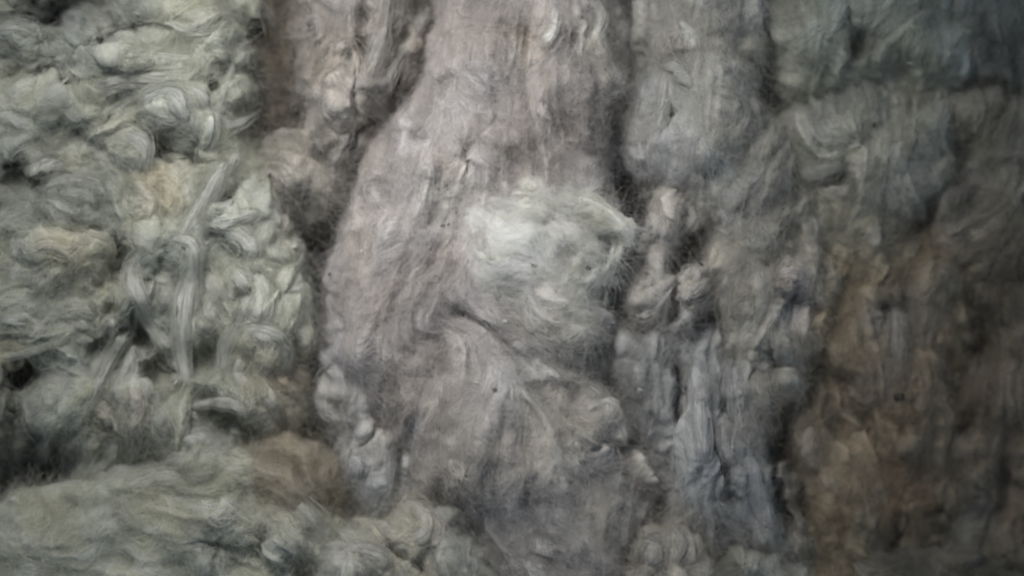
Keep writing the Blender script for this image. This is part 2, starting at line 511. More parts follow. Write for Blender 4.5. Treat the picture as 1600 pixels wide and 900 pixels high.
            hp[:, k] = Cc + (np.cos(a) * pr)[:, None] * Sd[i] + (np.sin(a) * pr * flat)[:, None] * U[i] + T[i] * over_
        s.hairs.append((hp, cc * 1.4 * rng.uniform(0.9, 1.25, (nh, 1)), rng.uniform(0.12, 0.3, nh)))
        return o

    def finish(s):
        pts = np.concatenate([h[0] for h in s.hairs]); tint = np.concatenate([h[1] for h in s.hairs]); r = np.concatenate([h[2] for h in s.hairs])
        K = pts.shape[1]
        taper = np.array([0.7] + [1.0] * (K - 4) + [0.85, 0.6, 0.25])
        add_hair('loose_fibres', pts, r[:, None] * taper[None] / 1000, np.clip(tint, 0.02, 0.95), s.root)

# ------------------------------------------------------------------ fibre colours
GREEN = (0.40, 0.405, 0.355)      # greenish grey lint at the left
WARM = (0.372, 0.352, 0.343)      # warm grey
GREY = (0.38, 0.37, 0.35)
BLUE = (0.32, 0.33, 0.34)
PALE = (0.62, 0.63, 0.58)
BROWN = (0.27, 0.225, 0.165)
DKBR = (0.20, 0.165, 0.125)
OLIVE = (0.27, 0.25, 0.19)
CREAM = (0.52, 0.46, 0.34)

# ------------------------------------------------------------------ the heap behind everything, fibre colour darkened for the shade of deep gaps
base = Clump('base', 'heap_base', 'matted fibre heap with gap shade put into its colour, seen in the gaps', [(-260, -220), (1860, -220), (1860, 1120), (-260, 1120)], -190, 0.10, 60,
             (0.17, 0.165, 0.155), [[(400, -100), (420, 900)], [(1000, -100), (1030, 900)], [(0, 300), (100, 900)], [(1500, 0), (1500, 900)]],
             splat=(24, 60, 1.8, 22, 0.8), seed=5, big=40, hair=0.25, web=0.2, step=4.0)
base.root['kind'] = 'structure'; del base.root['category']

# ------------------------------------------------------------------ recessed brown column at the top, its colour darkened to paint in recess shade
Clump('recess', 'fibre_clump', 'brown recessed fuzz, shade darkened into its colour, between the tangled grey clump and knobbly column at the top',
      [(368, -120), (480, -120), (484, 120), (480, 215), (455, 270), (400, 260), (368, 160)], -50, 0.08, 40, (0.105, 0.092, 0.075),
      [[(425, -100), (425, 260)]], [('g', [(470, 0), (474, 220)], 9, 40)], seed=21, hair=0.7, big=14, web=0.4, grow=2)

# ------------------------------------------------------------------ tangled clump on the left
L = Clump('left', 'fibre_clump', 'large tangled greenish grey clump of twisted locks beside the dark recess',
      [(-150, -140), (388, -140), (396, 20), (392, 110), (404, 190), (412, 230), (440, 300), (468, 380), (478, 440), (488, 520), (486, 590), (470, 650), (430, 690),
       (330, 720), (200, 750), (90, 800), (-150, 830)], 150, 0.22, 60, (0.366, 0.373, 0.328),
      [[(0, 70), (150, 90), (320, 90)], [(0, 0), (200, 20), (380, 40)], [(100, 200), (220, 150), (330, 100)], [(370, 220), (330, 310), (270, 400)],
       [(0, 300), (80, 290), (180, 330)], [(0, 420), (90, 400), (170, 420)], [(300, 400), (290, 600)], [(420, 380), (430, 560)], [(230, 470), (150, 600), (110, 680)],
       [(0, 560), (100, 520)], [(30, 640), (60, 740)], [(250, 560), (260, 660)], [(380, 600), (420, 680)]],
      [('p', 92, 168, 38, 30, 15, 24), ('p', 20, 170, 36, 26, -10, 20), ('p', 45, 65, 60, 28, 5, 26), ('p', 185, 95, 46, 40, 0, 24),
       ('r', [(150, 92), (220, 96), (300, 92)], 24, 26), ('r', [(150, 132), (230, 120), (330, 112)], 16, 20),
       ('r', [(190, 20), (270, 10), (350, 30)], 24, 22), ('p', 360, 65, 34, 40, 0, 26), ('p', 240, 60, 30, 16, 20, 16),
       ('p', 270, 180, 62, 48, 20, 30), ('h', 252, 222, 26, 60), ('h', 55, 18, 30, 100), ('h', 125, 8, 38, 120), ('h', 90, 35, 24, 70), ('h', 212, 46, 18, 34), ('h', 165, 55, 14, 36),
       ('g', [(0, 120), (60, 118), (120, 135)], 11, 34), ('g', [(150, 112), (250, 112)], 6, 18), ('g', [(330, 120), (325, 180)], 9, 34),
       ('p', 206, 235, 26, 42, 80, 36), ('p', 376, 185, 30, 40, 0, 30), ('h', 20, 265, 22, 50), ('h', 305, 245, 18, 46), ('h', 120, 215, 24, 26),
       ('p', 60, 262, 40, 20, 8, 20), ('p', 110, 310, 46, 34, -10, 24), ('p', 90, 390, 70, 36, 10, 30), ('p', 30, 345, 36, 22, 0, 16), ('p', 80, 430, 40, 18, 0, 14),
       ('g', [(60, 372), (110, 360), (160, 358)], 6, 22), ('h', 182, 420, 20, 46), ('h', 190, 380, 14, 34),
       ('p', 285, 388, 30, 34, 0, 14), ('r', [(215, 300), (240, 340), (225, 390)], 20, 20), ('p', 380, 370, 50, 26, 10, 26), ('p', 440, 390, 28, 22, 0, 24),
       ('p', 330, 345, 60, 20, -12, 22), ('h', 375, 305, 20, 50), ('h', 362, 325, 14, 40), ('h', 250, 420, 18, 36), ('h', 385, 470, 13, 56), ('h', 437, 465, 16, 30),
       ('h', 215, 510, 26, 60), ('h', 160, 545, 26, 44), ('h', 320, 560, 24, 40), ('h', 60, 590, 30, 32), ('h', 255, 590, 20, 56), ('h', 150, 470, 22, 24),
       ('p', 410, 545, 36, 30, 20, 32), ('p', 380, 640, 60, 40, 10, 20), ('p', 90, 640, 60, 40, 0, 18), ('p', 200, 640, 40, 60, 0, 20), ('g', [(300, 615), (360, 660), (420, 670)], 16, 40),
       ('h', 30, 740, 62, 130), ('h', 100, 730, 40, 80), ('h', 340, 665, 30, 40), ('r', [(120, 560), (60, 545), (0, 556)], 10, 16)],
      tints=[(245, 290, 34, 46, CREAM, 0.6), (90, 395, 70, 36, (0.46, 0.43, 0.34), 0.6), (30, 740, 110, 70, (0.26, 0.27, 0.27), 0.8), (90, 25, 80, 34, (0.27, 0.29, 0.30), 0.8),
             (450, 590, 50, 70, (0.30, 0.255, 0.21), 0.7), (455, 350, 30, 40, (0.32, 0.27, 0.22), 0.6), (390, 130, 30, 60, (0.36, 0.36, 0.31), 0.5), (100, 620, 130, 90, (0.31, 0.31, 0.265), 0.6)],
      splat=(20, 40, 2.2, 15, 1.0), fold=10, streak=3.0, turb=0.8, seed=31, big=26, hair=1.6, grow=-3, web=0.85)
LT = (0.47, 0.475, 0.43)
for a in [
    ([(270, 372), (300, 385), (299, 430), (290, 480), (285, 540), (291, 604)], 14, (0.6, 1.0, 1.3, 1.4, 1.5, 1.2), LT),
    ([(262, 383), (222, 398), (208, 436), (226, 486), (258, 532), (276, 574)], 12, (0.5, 1.0, 1.0, 1.2, 1.2, 0.8), LT),
    ([(352, 415), (374, 436), (386, 468), (378, 500), (356, 540), (352, 586)], 13, (0.5, 0.9, 1.2, 1.2, 1.0, 0.6), LT),
    ([(398, 424), (409, 455), (404, 486), (384, 506)], 14, (0.5, 0.9, 0.9, 0.6), LT),
    ([(222, 192), (236, 160), (266, 150), (284, 178), (284, 216)], 19, (0.4, 0.8, 1.0, 0.8, 0.3), (0.44, 0.455, 0.42)),
    ([(272, 142), (305, 152), (322, 186), (316, 222), (290, 244)], 18, (0.4, 0.8, 1.0, 1.0, 0.6), (0.44, 0.455, 0.42)),
    ([(366, 94), (353, 132), (342, 168), (334, 196)], 5, 0.8, LT),
    ([(366, 224), (344, 268), (320, 312), (296, 348), (276, 384)], 12, (0.5, 0.8, 1, 1, 0.5), LT),
    ([(300, 196), (330, 186), (362, 196), (400, 176)], 12, 0.5, (0.43, 0.44, 0.41)),
    ([(372, 236), (356, 256), (330, 268)], 9, 0.7, LT),
    ([(104, 202), (160, 176), (214, 146), (270, 116), (330, 94)], 4, (0.4, 1, 1.5, 1, 0.5), LT),
    ([(-40, 58), (30, 50), (90, 62), (140, 88)], 20, 0.3, (0.43, 0.44, 0.39)),
    ([(150, 86), (200, 84), (250, 92), (306, 92)], 17, 0.4, (0.43, 0.435, 0.385)),
    ([(120, 146), (180, 124), (240, 122), (310, 116)], 12, 0.4, LT),
    ([(200, 202), (218, 226), (212, 256), (198, 280)], 21, 0.4, (0.42, 0.42, 0.39)),
    ([(228, 262), (240, 288), (258, 284), (264, 312), (250, 334)], 11, 0.7, CREAM),
    ([(218, 300), (232, 318), (222, 352)], 12, 0.5, (0.46, 0.43, 0.35)),
    ([(366, 522), (398, 516), (430, 530), (441, 556), (432, 586)], 18, (0.4, 0.8, 1.1, 0.9, 0.3), LT),
    ([(380, 556), (372, 584), (388, 606)], 13, 0.7, (0.45, 0.445, 0.40)),
    ([(238, 462), (204, 508), (176, 552), (150, 606), (122, 656)], 9, (0.4, 0.9, 1.2, 1, 0.3), (0.38, 0.39, 0.345)),
    ([(210, 540), (196, 580), (176, 616)], 7, 0.8, (0.40, 0.41, 0.36)),
    ([(150, 630), (166, 644), (174, 664)], 14, 0.6, (0.46, 0.41, 0.34)),
    ([(206, 604), (214, 640), (206, 684)], 13, 0.8, (0.46, 0.40, 0.325)),
    ([(-20, 562), (40, 550), (84, 536), (116, 514)], 5, 1.0, (0.42, 0.42, 0.35)),
    ([(20, 500), (42, 496), (58, 514), (44, 526)], 8, 0.8, (0.46, 0.46, 0.39)),
    ([(120, 500), (150, 520), (172, 500), (176, 530)], 7, 1.0, (0.40, 0.40, 0.36)),
    ([(60, 300), (100, 286), (150, 290), (172, 312)], 16, 0.3, (0.42, 0.43, 0.38)),
    ([(40, 270), (70, 258), (108, 262)], 12, 0.5, (0.44, 0.44, 0.39)),
    ([(90, 400), (120, 376), (160, 384), (166, 410)], 14, 0.5, (0.46, 0.43, 0.35)),
    ([(36, 392), (76, 382), (112, 400), (104, 424)], 12, 0.5, (0.46, 0.43, 0.35)),
    ([(320, 352), (360, 344), (404, 330)], 11, 0.6, LT),
    ([(416, 352), (444, 366), (470, 360)], 14, 0.5, (0.44, 0.43, 0.39)),
    ([(424, 398), (450, 384), (466, 404), (476, 440)], 9, 0.8, LT),
    ([(340, 372), (366, 366), (390, 386), (384, 410)], 14, 0.5, LT),
    ([(318, 420), (334, 452), (326, 486), (340, 510)], 13, 0.5, (0.42, 0.42, 0.38)),
    ([(440, 440), (446, 480), (436, 520)], 7, 0.8, (0.42, 0.42, 0.38)),
    ([(440, 600), (462, 628), (470, 668)], 9, 0.6, (0.37, 0.35, 0.31)),
    ([(410, 596), (424, 634), (440, 672)], 10, 0.6, (0.37, 0.36, 0.32)),
    ([(300, 636), (340, 628), (380, 640), (420, 668)], 8, 0.9, (0.40, 0.40, 0.36)),
    ([(0, 640), (30, 660), (44, 690)], 10, 0.5, (0.37, 0.39, 0.35)),
    ([(180, 690), (170, 720), (130, 740)], 10, 0.5, (0.33, 0.34, 0.31)),
    ([(240, 610), (250, 650), (236, 690)], 10, 0.5, (0.34, 0.34, 0.30)),
]:
    L.lock(a[0], a[1] if a[1] < 10 else 10 + 0.45 * (a[1] - 10), a[2], col=a[3], seed=len(L.hairs))
th = np.linspace(0.3, 5.9, 9)
L.lock([(18 + 17 * math.cos(t), 554 + 15 * math.sin(t)) for t in th], 8, 1.0, CREAM, seed=3, name='curl')

# ------------------------------------------------------------------ puff in the gap
Clump('puff', 'fibre_clump', 'round dusty puff with a dark speck bridging the gap left of centre',
      [(400, 230), (440, 212), (480, 225), (520, 215), (545, 260), (520, 320), (490, 345), (462, 335), (430, 325), (400, 290)], 120, 0.17, 60, (0.30, 0.282, 0.245),
      [[(400, 250), (460, 250), (530, 260)], [(440, 300), (450, 360)], [(520, 260), (490, 400)]],
      [('p', 456, 286, 42, 38, 0, 46), ('p', 430, 232, 30, 18, 0, 16), ('p', 500, 310, 24, 26, 0, 14)],
      tints=[(456, 286, 44, 40, (0.39, 0.37, 0.34), 0.9)], seed=41, splat=(14, 30, 1.6, 8, 1.0), streak=1.8, hair=0.9, grow=6)

# ------------------------------------------------------------------ knobbly column, top
K1 = Clump('column', 'fibre_clump', 'knobbly warm grey column with crinkled lumps at the top, left of the big bulging clump',
      [(466, -140), (690, -140), (650, 40), (640, 110), (610, 170), (590, 200), (560, 250), (535, 330), (505, 320), (480, 250), (474, 120), (462, 30)], 140, 0.2, 46, (0.285, 0.267, 0.245),
      [[(500, -80), (510, 80), (520, 300)], [(600, -80), (590, 60), (575, 180)], [(640, -80), (620, 100)]],
      [('p', 485, 40, 22, 30, 0, 26), ('p', 510, 90, 36, 50, 0, 22), ('p', 525, 160, 42, 44, 0, 30), ('p', 500, 220, 26, 26, 0, 20), ('g', [(566, 0), (566, 70), (556, 140), (548, 190)], 7, 34),
       ('g', [(640, 40), (622, 110), (604, 160)], 7, 26), ('r', [(600, 0), (590, 60), (578, 110), (570, 150)], 26, 28), ('r', [(632, 60), (610, 100), (590, 140)], 18, 22), ('h', 560, 80, 12, 40),
       ('g', [(545, 240), (556, 200), (580, 180)], 8, 40)],
      seed=51, splat=(14, 34, 1.5, 13, 1.1), streak=1.8, turb=0.9, grow=10)
for a in [([(604, -30), (598, 30), (588, 80), (574, 138)], 12, 0.3), ([(636, 70), (616, 96), (602, 130), (586, 152)], 10, 0.4), ([(576, 166), (592, 180), (600, 196)], 13, 0.8),
          ([(478, 36), (494, 30), (502, 50), (490, 66)], 8, 0.6), ([(520, 80), (544, 70), (556, 110), (548, 150)], 9, 0.6), ([(500, 120), (520, 130), (512, 170), (528, 196)], 11, 0.5),
          ([(656, -20), (660, 20), (648, 52)], 12, 0.5), ([(486, 210), (502, 226), (500, 254)], 12, 0.5), ([(540, 200), (530, 230), (516, 262)], 10, 0.5)]:
    K1.lock(*a, seed=len(K1.hairs))

# ------------------------------------------------------------------ big central clump
C = Clump('centre', 'fibre_clump', 'big bulging warm grey clump with combed vertical streaks running down the middle',
      [(668, -140), (950, -140), (968, 0), (984, 60), (990, 140), (976, 200), (962, 260), (972, 330), (968, 380), (958, 440), (962, 520), (966, 590), (992, 670), (1026, 740), (1028, 800), (1000, 880), (985, 1060),
       (800, 1060), (770, 900), (735, 830), (690, 800), (640, 790), (628, 720), (600, 700), (540, 640), (512, 560), (512, 450), (516, 380), (536, 300), (566, 230), (604, 190), (640, 130), (668, 40)],
      215, 0.29, 66, WARM,
      [[(650, 110), (590, 210), (545, 310), (520, 420), (530, 560)], [(760, 40), (700, 180), (620, 320), (585, 460), (590, 620)], [(820, 120), (820, 280)], [(900, 120), (905, 290)], [(950, 160), (950, 300)],
       [(800, 600), (765, 680), (735, 780), (770, 880)], [(800, 600), (792, 720), (804, 800), (880, 890)], [(812, 600), (860, 670), (885, 760), (900, 860)], [(830, 600), (900, 640), (960, 690)],
       [(800, 605), (720, 630), (650, 660)], [(650, 620), (645, 780)], [(690, 660), (690, 790)], [(960, 690), (1010, 770), (990, 880)], [(660, 340), (620, 470), (610, 560)], [(700, 340), (660, 460)],
       [(680, 560), (660, 640)], [(860, 880), (920, 960)], [(930, 780), (920, 880)]],
      [('p', 840, 120, 120, 130, 0, 26), ('p', 610, 450, 90, 190, 6, 30), ('p', 820, 680, 150, 110, 0, 24), ('p', 740, 700, 70, 140, 0, 22), ('p', 850, 512, 105, 62, 12, 14), ('r', [(836, 425), (866, 476), (906, 500), (945, 508)], 13, 16), ('g', [(900, 470), (950, 478)], 9, 14), ('p', 890, 540, 56, 30, 0, 12),
       ('g', [(714, 476), (734, 494), (770, 520), (800, 545)], 6, 21), ('h', 716, 482, 9, 22), ('g', [(630, 560), (656, 530), (700, 505)], 14, 12), ('g', [(800, 545), (840, 568)], 7, 16),
       ('h', 612, 612, 18, 18), ('h', 655, 218, 10, 34), ('h', 726, 250, 11, 44), ('h', 720, 232, 9, 34), ('g', [(720, 225), (730, 275)], 7, 26), ('h', 874, 195, 12, 16), ('h', 893, 205, 9, 12), ('h', 895, 618, 10, 18),
       ('h', 934, 630, 8, 16), ('h', 820, 62, 26, 26), ('h', 905, 60, 12, 20), ('g', [(925, 690), (960, 700), (1010, 690)], 10, 22), ('g', [(846, 770), (850, 800)], 12, 8), ('h', 905, 795, 14, 10),
       ('g', [(985, 700), (975, 800)], 8, 18), ('g', [(690, 620), (700, 760)], 9, 16), ('g', [(640, 640), (636, 760)], 9, 24), ('g', [(745, 690), (720, 790)], 8, 16),
       ('r', [(800, 604), (790, 700), (800, 790)], 12, 7), ('r', [(806, 602), (850, 650), (880, 720)], 10, 7), ('r', [(797, 603), (770, 660), (740, 750), (750, 840)], 16, 14), ('r', [(760, 800), (790, 860), (850, 900)], 16, 14),
       ('r', [(812, 596), (880, 590), (945, 570)], 10, 12), ('r', [(560, 330), (540, 440), (548, 580)], 18, 14), ('r', [(620, 330), (590, 440), (580, 560)], 16, 14), ('r', [(670, 250), (662, 340)], 12, 12), ('r', [(700, 270), (690, 345)], 8, 10),
       ('g', [(600, 300), (580, 380), (570, 450)], 7, 14), ('g', [(650, 350), (625, 430), (600, 520)], 7, 16), ('g', [(540, 330), (528, 400)], 7, 12), ('g', [(690, 380), (660, 430)], 6, 12), ('g', [(690, 430), (660, 490)], 7, 12),
       ('r', [(868, 4), (866, 40), (848, 74)], 10, 12), ('r', [(918, 0), (938, 30), (930, 70), (948, 112), (972, 140)], 12, 16), ('r', [(760, 90), (765, 180), (770, 260)], 10, 10), ('r', [(840, 190), (855, 250), (858, 300)], 10, 10),
       ('g', [(700, 130), (730, 110), (760, 120)], 7, 12), ('g', [(780, 180), (750, 230)], 7, 12), ('r', [(640, 620), (640, 700), (650, 780)], 16, 16), ('r', [(970, 700), (1010, 770), (1000, 850)], 22, 18)],
      tints=[(880, 510, 80, 56, (0.414, 0.414, 0.387), 0.8), (840, 620, 120, 50, (0.396, 0.383, 0.352), 0.6), (700, 480, 60, 60, (0.343, 0.330, 0.330), 0.5), (720, 690, 90, 110, (0.339, 0.326, 0.330), 0.75), (820, 60, 40, 36, (0.308, 0.264, 0.211), 0.7), (685, 300, 40, 50, (0.405, 0.396, 0.378), 0.6), (880, 660, 90, 50, (0.378, 0.361, 0.317), 0.6),
             (970, 770, 50, 90, (0.326, 0.317, 0.286), 0.7), (900, 830, 60, 50, (0.343, 0.348, 0.326), 0.6), (810, 700, 140, 120, (0.43, 0.416, 0.40), 0.7), (840, 860, 130, 100, (0.45, 0.43, 0.41), 0.7), (930, 50, 40, 60, (0.405, 0.405, 0.370), 0.5), (800, 840, 70, 60, (0.317, 0.304, 0.304), 0.5), (560, 220, 70, 60, (0.326, 0.304, 0.282), 0.5)],  # bottom tint is lightened to stand in for lamp light falling off there
      splat=(12, 40, 3.2, 10, 0.8), streak=4.0, turb=0.27, fold=6, grow=-2, ragged=6, seed=61, big=16, hair=1.5, web=1.2, hair_len=(35, 110))
for a in [([(866, 12), (866, 40), (856, 62), (842, 82)], 6, 0.7, PALE), ([(918, 4), (938, 24), (932, 62), (946, 104), (968, 134)], 9, 0.5, (0.50, 0.50, 0.46)), ([(970, 128), (968, 142), (942, 150)], 6, 0.9, PALE),
          ([(668, 256), (672, 290), (662, 338)], 8, 0.4, (0.52, 0.51, 0.49)), ([(702, 290), (698, 318), (690, 348)], 5, 0.6, (0.52, 0.51, 0.49)), ([(738, 232), (746, 262), (752, 300)], 6, 0.4, WARM),
          ([(800, 604), (797, 660), (798, 720)], 4, 0.5, (0.48, 0.47, 0.45)), ([(808, 602), (846, 648), (872, 700)], 5, 0.5, (0.48, 0.47, 0.43)),
          ([(758, 790), (782, 842), (830, 880), (880, 905)], 11, 0.3, (0.40, 0.38, 0.375)), ([(884, 700), (896, 690), (906, 704)], 4, 0.8, (0.5, 0.48, 0.42)),
          ([(640, 380), (660, 362), (690, 352)], 5, 0.5, (0.47, 0.45, 0.43)), ([(612, 400), (640, 378), (680, 370)], 4, 0.5, (0.45, 0.43, 0.41)), ([(782, 68), (796, 90), (780, 130)], 8, 0.4, WARM)]:
    C.lock(*a[:3], col=a[3], seed=len(C.hairs), hairs=60)

# ------------------------------------------------------------------ side column under the central clump
C2 = Clump('side', 'fibre_clump', 'narrow shaded column hanging below the left flank of the big bulging clump',
      [(498, 540), (560, 560), (650, 600), (664, 800), (600, 830), (560, 800), (538, 730), (512, 680), (500, 620)], 140, 0.2, 50, (0.36, 0.355, 0.345),
      [[(530, 560), (540, 700), (570, 800)], [(600, 600), (600, 800)], [(640, 600), (640, 800)]],
      [('p', 545, 650, 34, 50, 0, 20), ('h', 592, 660, 16, 40), ('h', 585, 640, 12, 24), ('p', 580, 740, 40, 40, 0, 14), ('g', [(620, 640), (625, 760)], 8, 30), ('g', [(500, 560), (520, 620)], 7, 20)],
      seed=71, splat=(12, 28, 2.4, 9, 1.0), turb=0.6, grow=2)
for a in [([(520, 560), (512, 590), (520, 620)], 7, 0.6), ([(622, 660), (626, 690), (618, 720)], 4, 0.8), ([(612, 760), (622, 770), (618, 796)], 5, 0.8), ([(560, 690), (572, 720), (566, 760)], 9, 0.5), ([(590, 690), (606, 730), (600, 780)], 9, 0.5)]:
    C2.lock(a[0], a[1] * 0.7, a[2] * 0.6, seed=len(C2.hairs))

# ------------------------------------------------------------------ pale tuft draped on the centre
T = Clump('tuft', 'pale_tuft', 'brightest pale grey folded tuft draped over the middle of the big bulging clump',
      [(728, 330), (744, 316), (790, 304), (812, 298), (822, 280), (832, 284), (848, 302), (890, 300), (938, 322), (982, 356), (972, 372), (962, 376), (956, 404), (938, 434), (908, 448), (906, 474), (890, 506), (850, 500), (806, 476), (764, 452), (742, 420)], 250, 0.06, 75, (0.52, 0.52, 0.485),
      [[(732, 330), (742, 380), (770, 412), (840, 430)], [(760, 330), (820, 345), (880, 350)], [(770, 370), (830, 380), (870, 400)], [(860, 310), (920, 320), (975, 358)], [(880, 360), (890, 430)], [(840, 420), (880, 490), (935, 505)],
       [(760, 460), (820, 500), (900, 540)], [(780, 520), (860, 560), (930, 555)]],
      [('r', [(738, 322), (742, 370), (758, 402), (820, 418)], 14, 22), ('r', [(744, 318), (800, 304), (870, 316), (930, 322), (978, 358)], 12, 20), ('r', [(866, 338), (880, 388), (880, 432)], 9, 10), ('r', [(962, 372), (952, 408), (924, 436), (880, 438)], 8, 24),
       ('g', [(842, 356), (862, 344), (878, 352)], 9, 18), ('g', [(874, 428), (884, 400), (902, 396)], 9, 16), ('g', [(930, 362), (950, 380), (950, 400)], 11, 22), ('r', [(890, 350), (902, 380), (906, 420)], 12, 10),
       ('p', 800, 370, 56, 36, 10, 5), ('p', 824, 292, 12, 12, 0, 10)],
      tints=[(905, 385, 34, 34, (0.46, 0.45, 0.42), 0.6), (800, 365, 60, 44, (0.59, 0.59, 0.555), 0.8)],
      splat=(6, 15, 4.5, 2.0, 0.6), streak=1.6, turb=0.35, fold=3, seed=81, big=4, hair=1.8, web=0.9, hair_len=(30, 90), ragged=5, step=1.6, cat='tuft')
for a in [([(736, 326), (740, 366), (756, 400), (800, 414)], 6, 0.3, PALE), ([(728, 330), (764, 314), (810, 302), (860, 312)], 4, 0.6, PALE), ([(880, 306), (930, 320), (966, 346), (980, 362)], 6, 0.5, PALE), ([(960, 374), (954, 404), (936, 430), (900, 442)], 3, 0.9, PALE),
          ([(816, 302), (826, 286), (840, 300)], 7, 0.4, PALE)]:
    T.lock(*a[:3], col=a[3], seed=len(T.hairs), hairs=70)

# ------------------------------------------------------------------ right-of-centre column: four stacked clumps
R1 = Clump('r1', 'fibre_clump', 'rounded grey clump with a folded pale lock, upper of the stack right of centre',
      [(992, -140), (1196, -140), (1190, 40), (1176, 110), (1186, 190), (1182, 240), (1165, 330), (1115, 350), (1050, 300), (990, 262), (968, 220), (985, 130), (1008, 60), (1010, 0)], 175, 0.24, 52, (0.36, 0.355, 0.335),
      [[(1040, -60), (1040, 100), (1000, 260)], [(1100, -60), (1090, 100), (1070, 280)], [(1150, 0), (1150, 120), (1130, 280)], [(1180, 160), (1150, 280)]],
      [('p', 1080, 190, 86, 100, 0, 20), ('p', 1160, 190, 34, 60, 0, 14), ('g', [(1050, 165), (1046, 205)], 7, 30), ('g', [(1120, 85), (1165, 80)], 14, 8), ('g', [(1000, 170), (1000, 240)], 9, 16),
       ('r', [(1010, 150), (1000, 200), (1004, 260)], 10, 12), ('r', [(1130, 150), (1120, 200), (1090, 250)], 12, 12)],
      tints=[(1130, 50, 70, 50, (0.31, 0.30, 0.27), 0.7), (1000, 230, 40, 50, (0.34, 0.335, 0.35), 0.6)],
      splat=(12, 30, 2.4, 9, 1.0), seed=91, streak=2.2, turb=0.5, grow=5)
for a in [([(1036, 100), (1054, 106), (1070, 122), (1084, 138)], 10, (0.5, 1, 1, .6), (0.44, 0.44, 0.42)), ([(1066, 30), (1082, 56), (1080, 80)], 11, 0.4, (0.48, 0.49, 0.45)), ([(1040, 110), (1036, 150), (1036, 176)], 7, 0.6, (0.42, 0.40, 0.38)), ([(1046, 160), (1036, 178), (1030, 210)], 7, 0.5, None),
          ([(1116, 140), (1140, 150), (1150, 176), (1140, 206)], 12, 0.4, None), ([(1172, 150), (1180, 190), (1176, 228)], 10, 0.5, None), ([(1090, 210), (1100, 240), (1088, 272)], 10, 0.4, None), ([(1005, 160), (1000, 210), (1010, 260)], 8, 0.4, None)]:
    R1.lock(*a[:3], col=a[3], seed=len(R1.hairs))
R2 = Clump('r2', 'fibre_clump', 'crinkled light grey ridge of scalloped tufts just right of the brightest tuft',
      [(1020, 300), (1044, 288), (1076, 306), (1088, 340), (1070, 400), (1110, 410), (1130, 450), (1116, 490), (1090, 540), (1060, 535), (1030, 520), (995, 506), (978, 470), (982, 420), (998, 370)], 165, 0.22, 42, (0.40, 0.38, 0.355),
      [[(1050, 300), (1020, 400), (990, 490)], [(1070, 310), (1060, 380)], [(1100, 420), (1070, 530)]],
      [('p', 1040, 340, 40, 46, 0, 22), ('p', 1010, 430, 36, 50, 20, 14), ('p', 1088, 450, 38, 40, 0, 14), ('g', [(1050, 400), (1056, 450), (1046, 510)], 8, 40), ('p', 1066, 520, 22, 26, 0, 12)],
      splat=(12, 24, 1.6, 9, 1.3), seed=101, streak=2.4, turb=0.9, grow=5, ragged=12)
for a in [([(1072, 316), (1080, 340), (1066, 362)], 10, 0.6), ([(990, 440), (1004, 424), (1020, 426), (1016, 446), (996, 462)], 6, 0.7), ([(1060, 470), (1084, 452), (1112, 434)], 9, 0.6), ([(1070, 480), (1096, 470), (1120, 466)], 8, 0.6), ([(1060, 446), (1076, 430), (1092, 418)], 9, 0.6),
          ([(1022, 330), (1030, 360), (1016, 390)], 12, 0.4), ([(976, 470), (1000, 486), (1022, 488)], 10, 0.5), ([(1068, 500), (1076, 520), (1064, 544)], 8, 0.6)]:
    R2.lock(*a, col=(0.42, 0.40, 0.375), seed=len(R2.hairs))
R3 = Clump('r3', 'fibre_clump', 'slanting grey fibre fall between the scalloped ridge and the brown clump',
      [(1130, 250), (1180, 200), (1214, 216), (1246, 270), (1262, 350), (1280, 420), (1282, 520), (1240, 600), (1190, 600), (1130, 540), (1120, 470), (1100, 420), (1110, 340), (1090, 300)], 140, 0.2, 50, (0.345, 0.335, 0.31),
      [[(1200, 220), (1160, 330), (1130, 480)], [(1230, 260), (1200, 400), (1190, 580)], [(1260, 360), (1250, 540)]],
      [('r', [(1222, 226), (1206, 280), (1190, 330)], 14, 18), ('p', 1140, 330, 30, 40, 0, 18), ('p', 1190, 360, 44, 44, 0, 20), ('p', 1160, 440, 36, 60, 0, 16), ('p', 1234, 436, 28, 26, 0, 18), ('h', 1100, 350, 18, 19), ('h', 1110, 385, 18, 19), ('g', [(1245, 350), (1255, 410)], 10, 15), ('h', 1235, 400, 10, 12),
       ('h', 1238, 480, 22, 40), ('g', [(1200, 540), (1210, 580)], 9, 24)],
      tints=[(1280, 500, 55, 110, (0.285, 0.24, 0.17), 0.85), (1234, 434, 26, 22, (0.42, 0.38, 0.36), 0.8), (1240, 480, 30, 36, (0.30, 0.30, 0.33), 0.7)],
      splat=(14, 32, 2.2, 11, 1.0), seed=111, turb=0.6)
for a in [([(1226, 228), (1210, 262), (1196, 300)], 11, 0.6, None), ([(1120, 320), (1136, 340), (1122, 368)], 11, 0.5, (0.40, 0.37, 0.34)), ([(1190, 340), (1180, 374), (1204, 388)], 14, 0.4, None), ([(1190, 180), (1204, 196), (1206, 220)], 10, 0.5, (0.33, 0.32, 0.27)), ([(1140, 420), (1136, 470), (1146, 520)], 13, 0.4, None),
          ([(1180, 420), (1186, 470), (1176, 520)], 12, 0.4, None), ([(1216, 432), (1240, 430), (1252, 446)], 13, 0.4, (0.42, 0.385, 0.365))]:
    R3.lock(*a[:3], col=a[3], seed=len(R3.hairs))
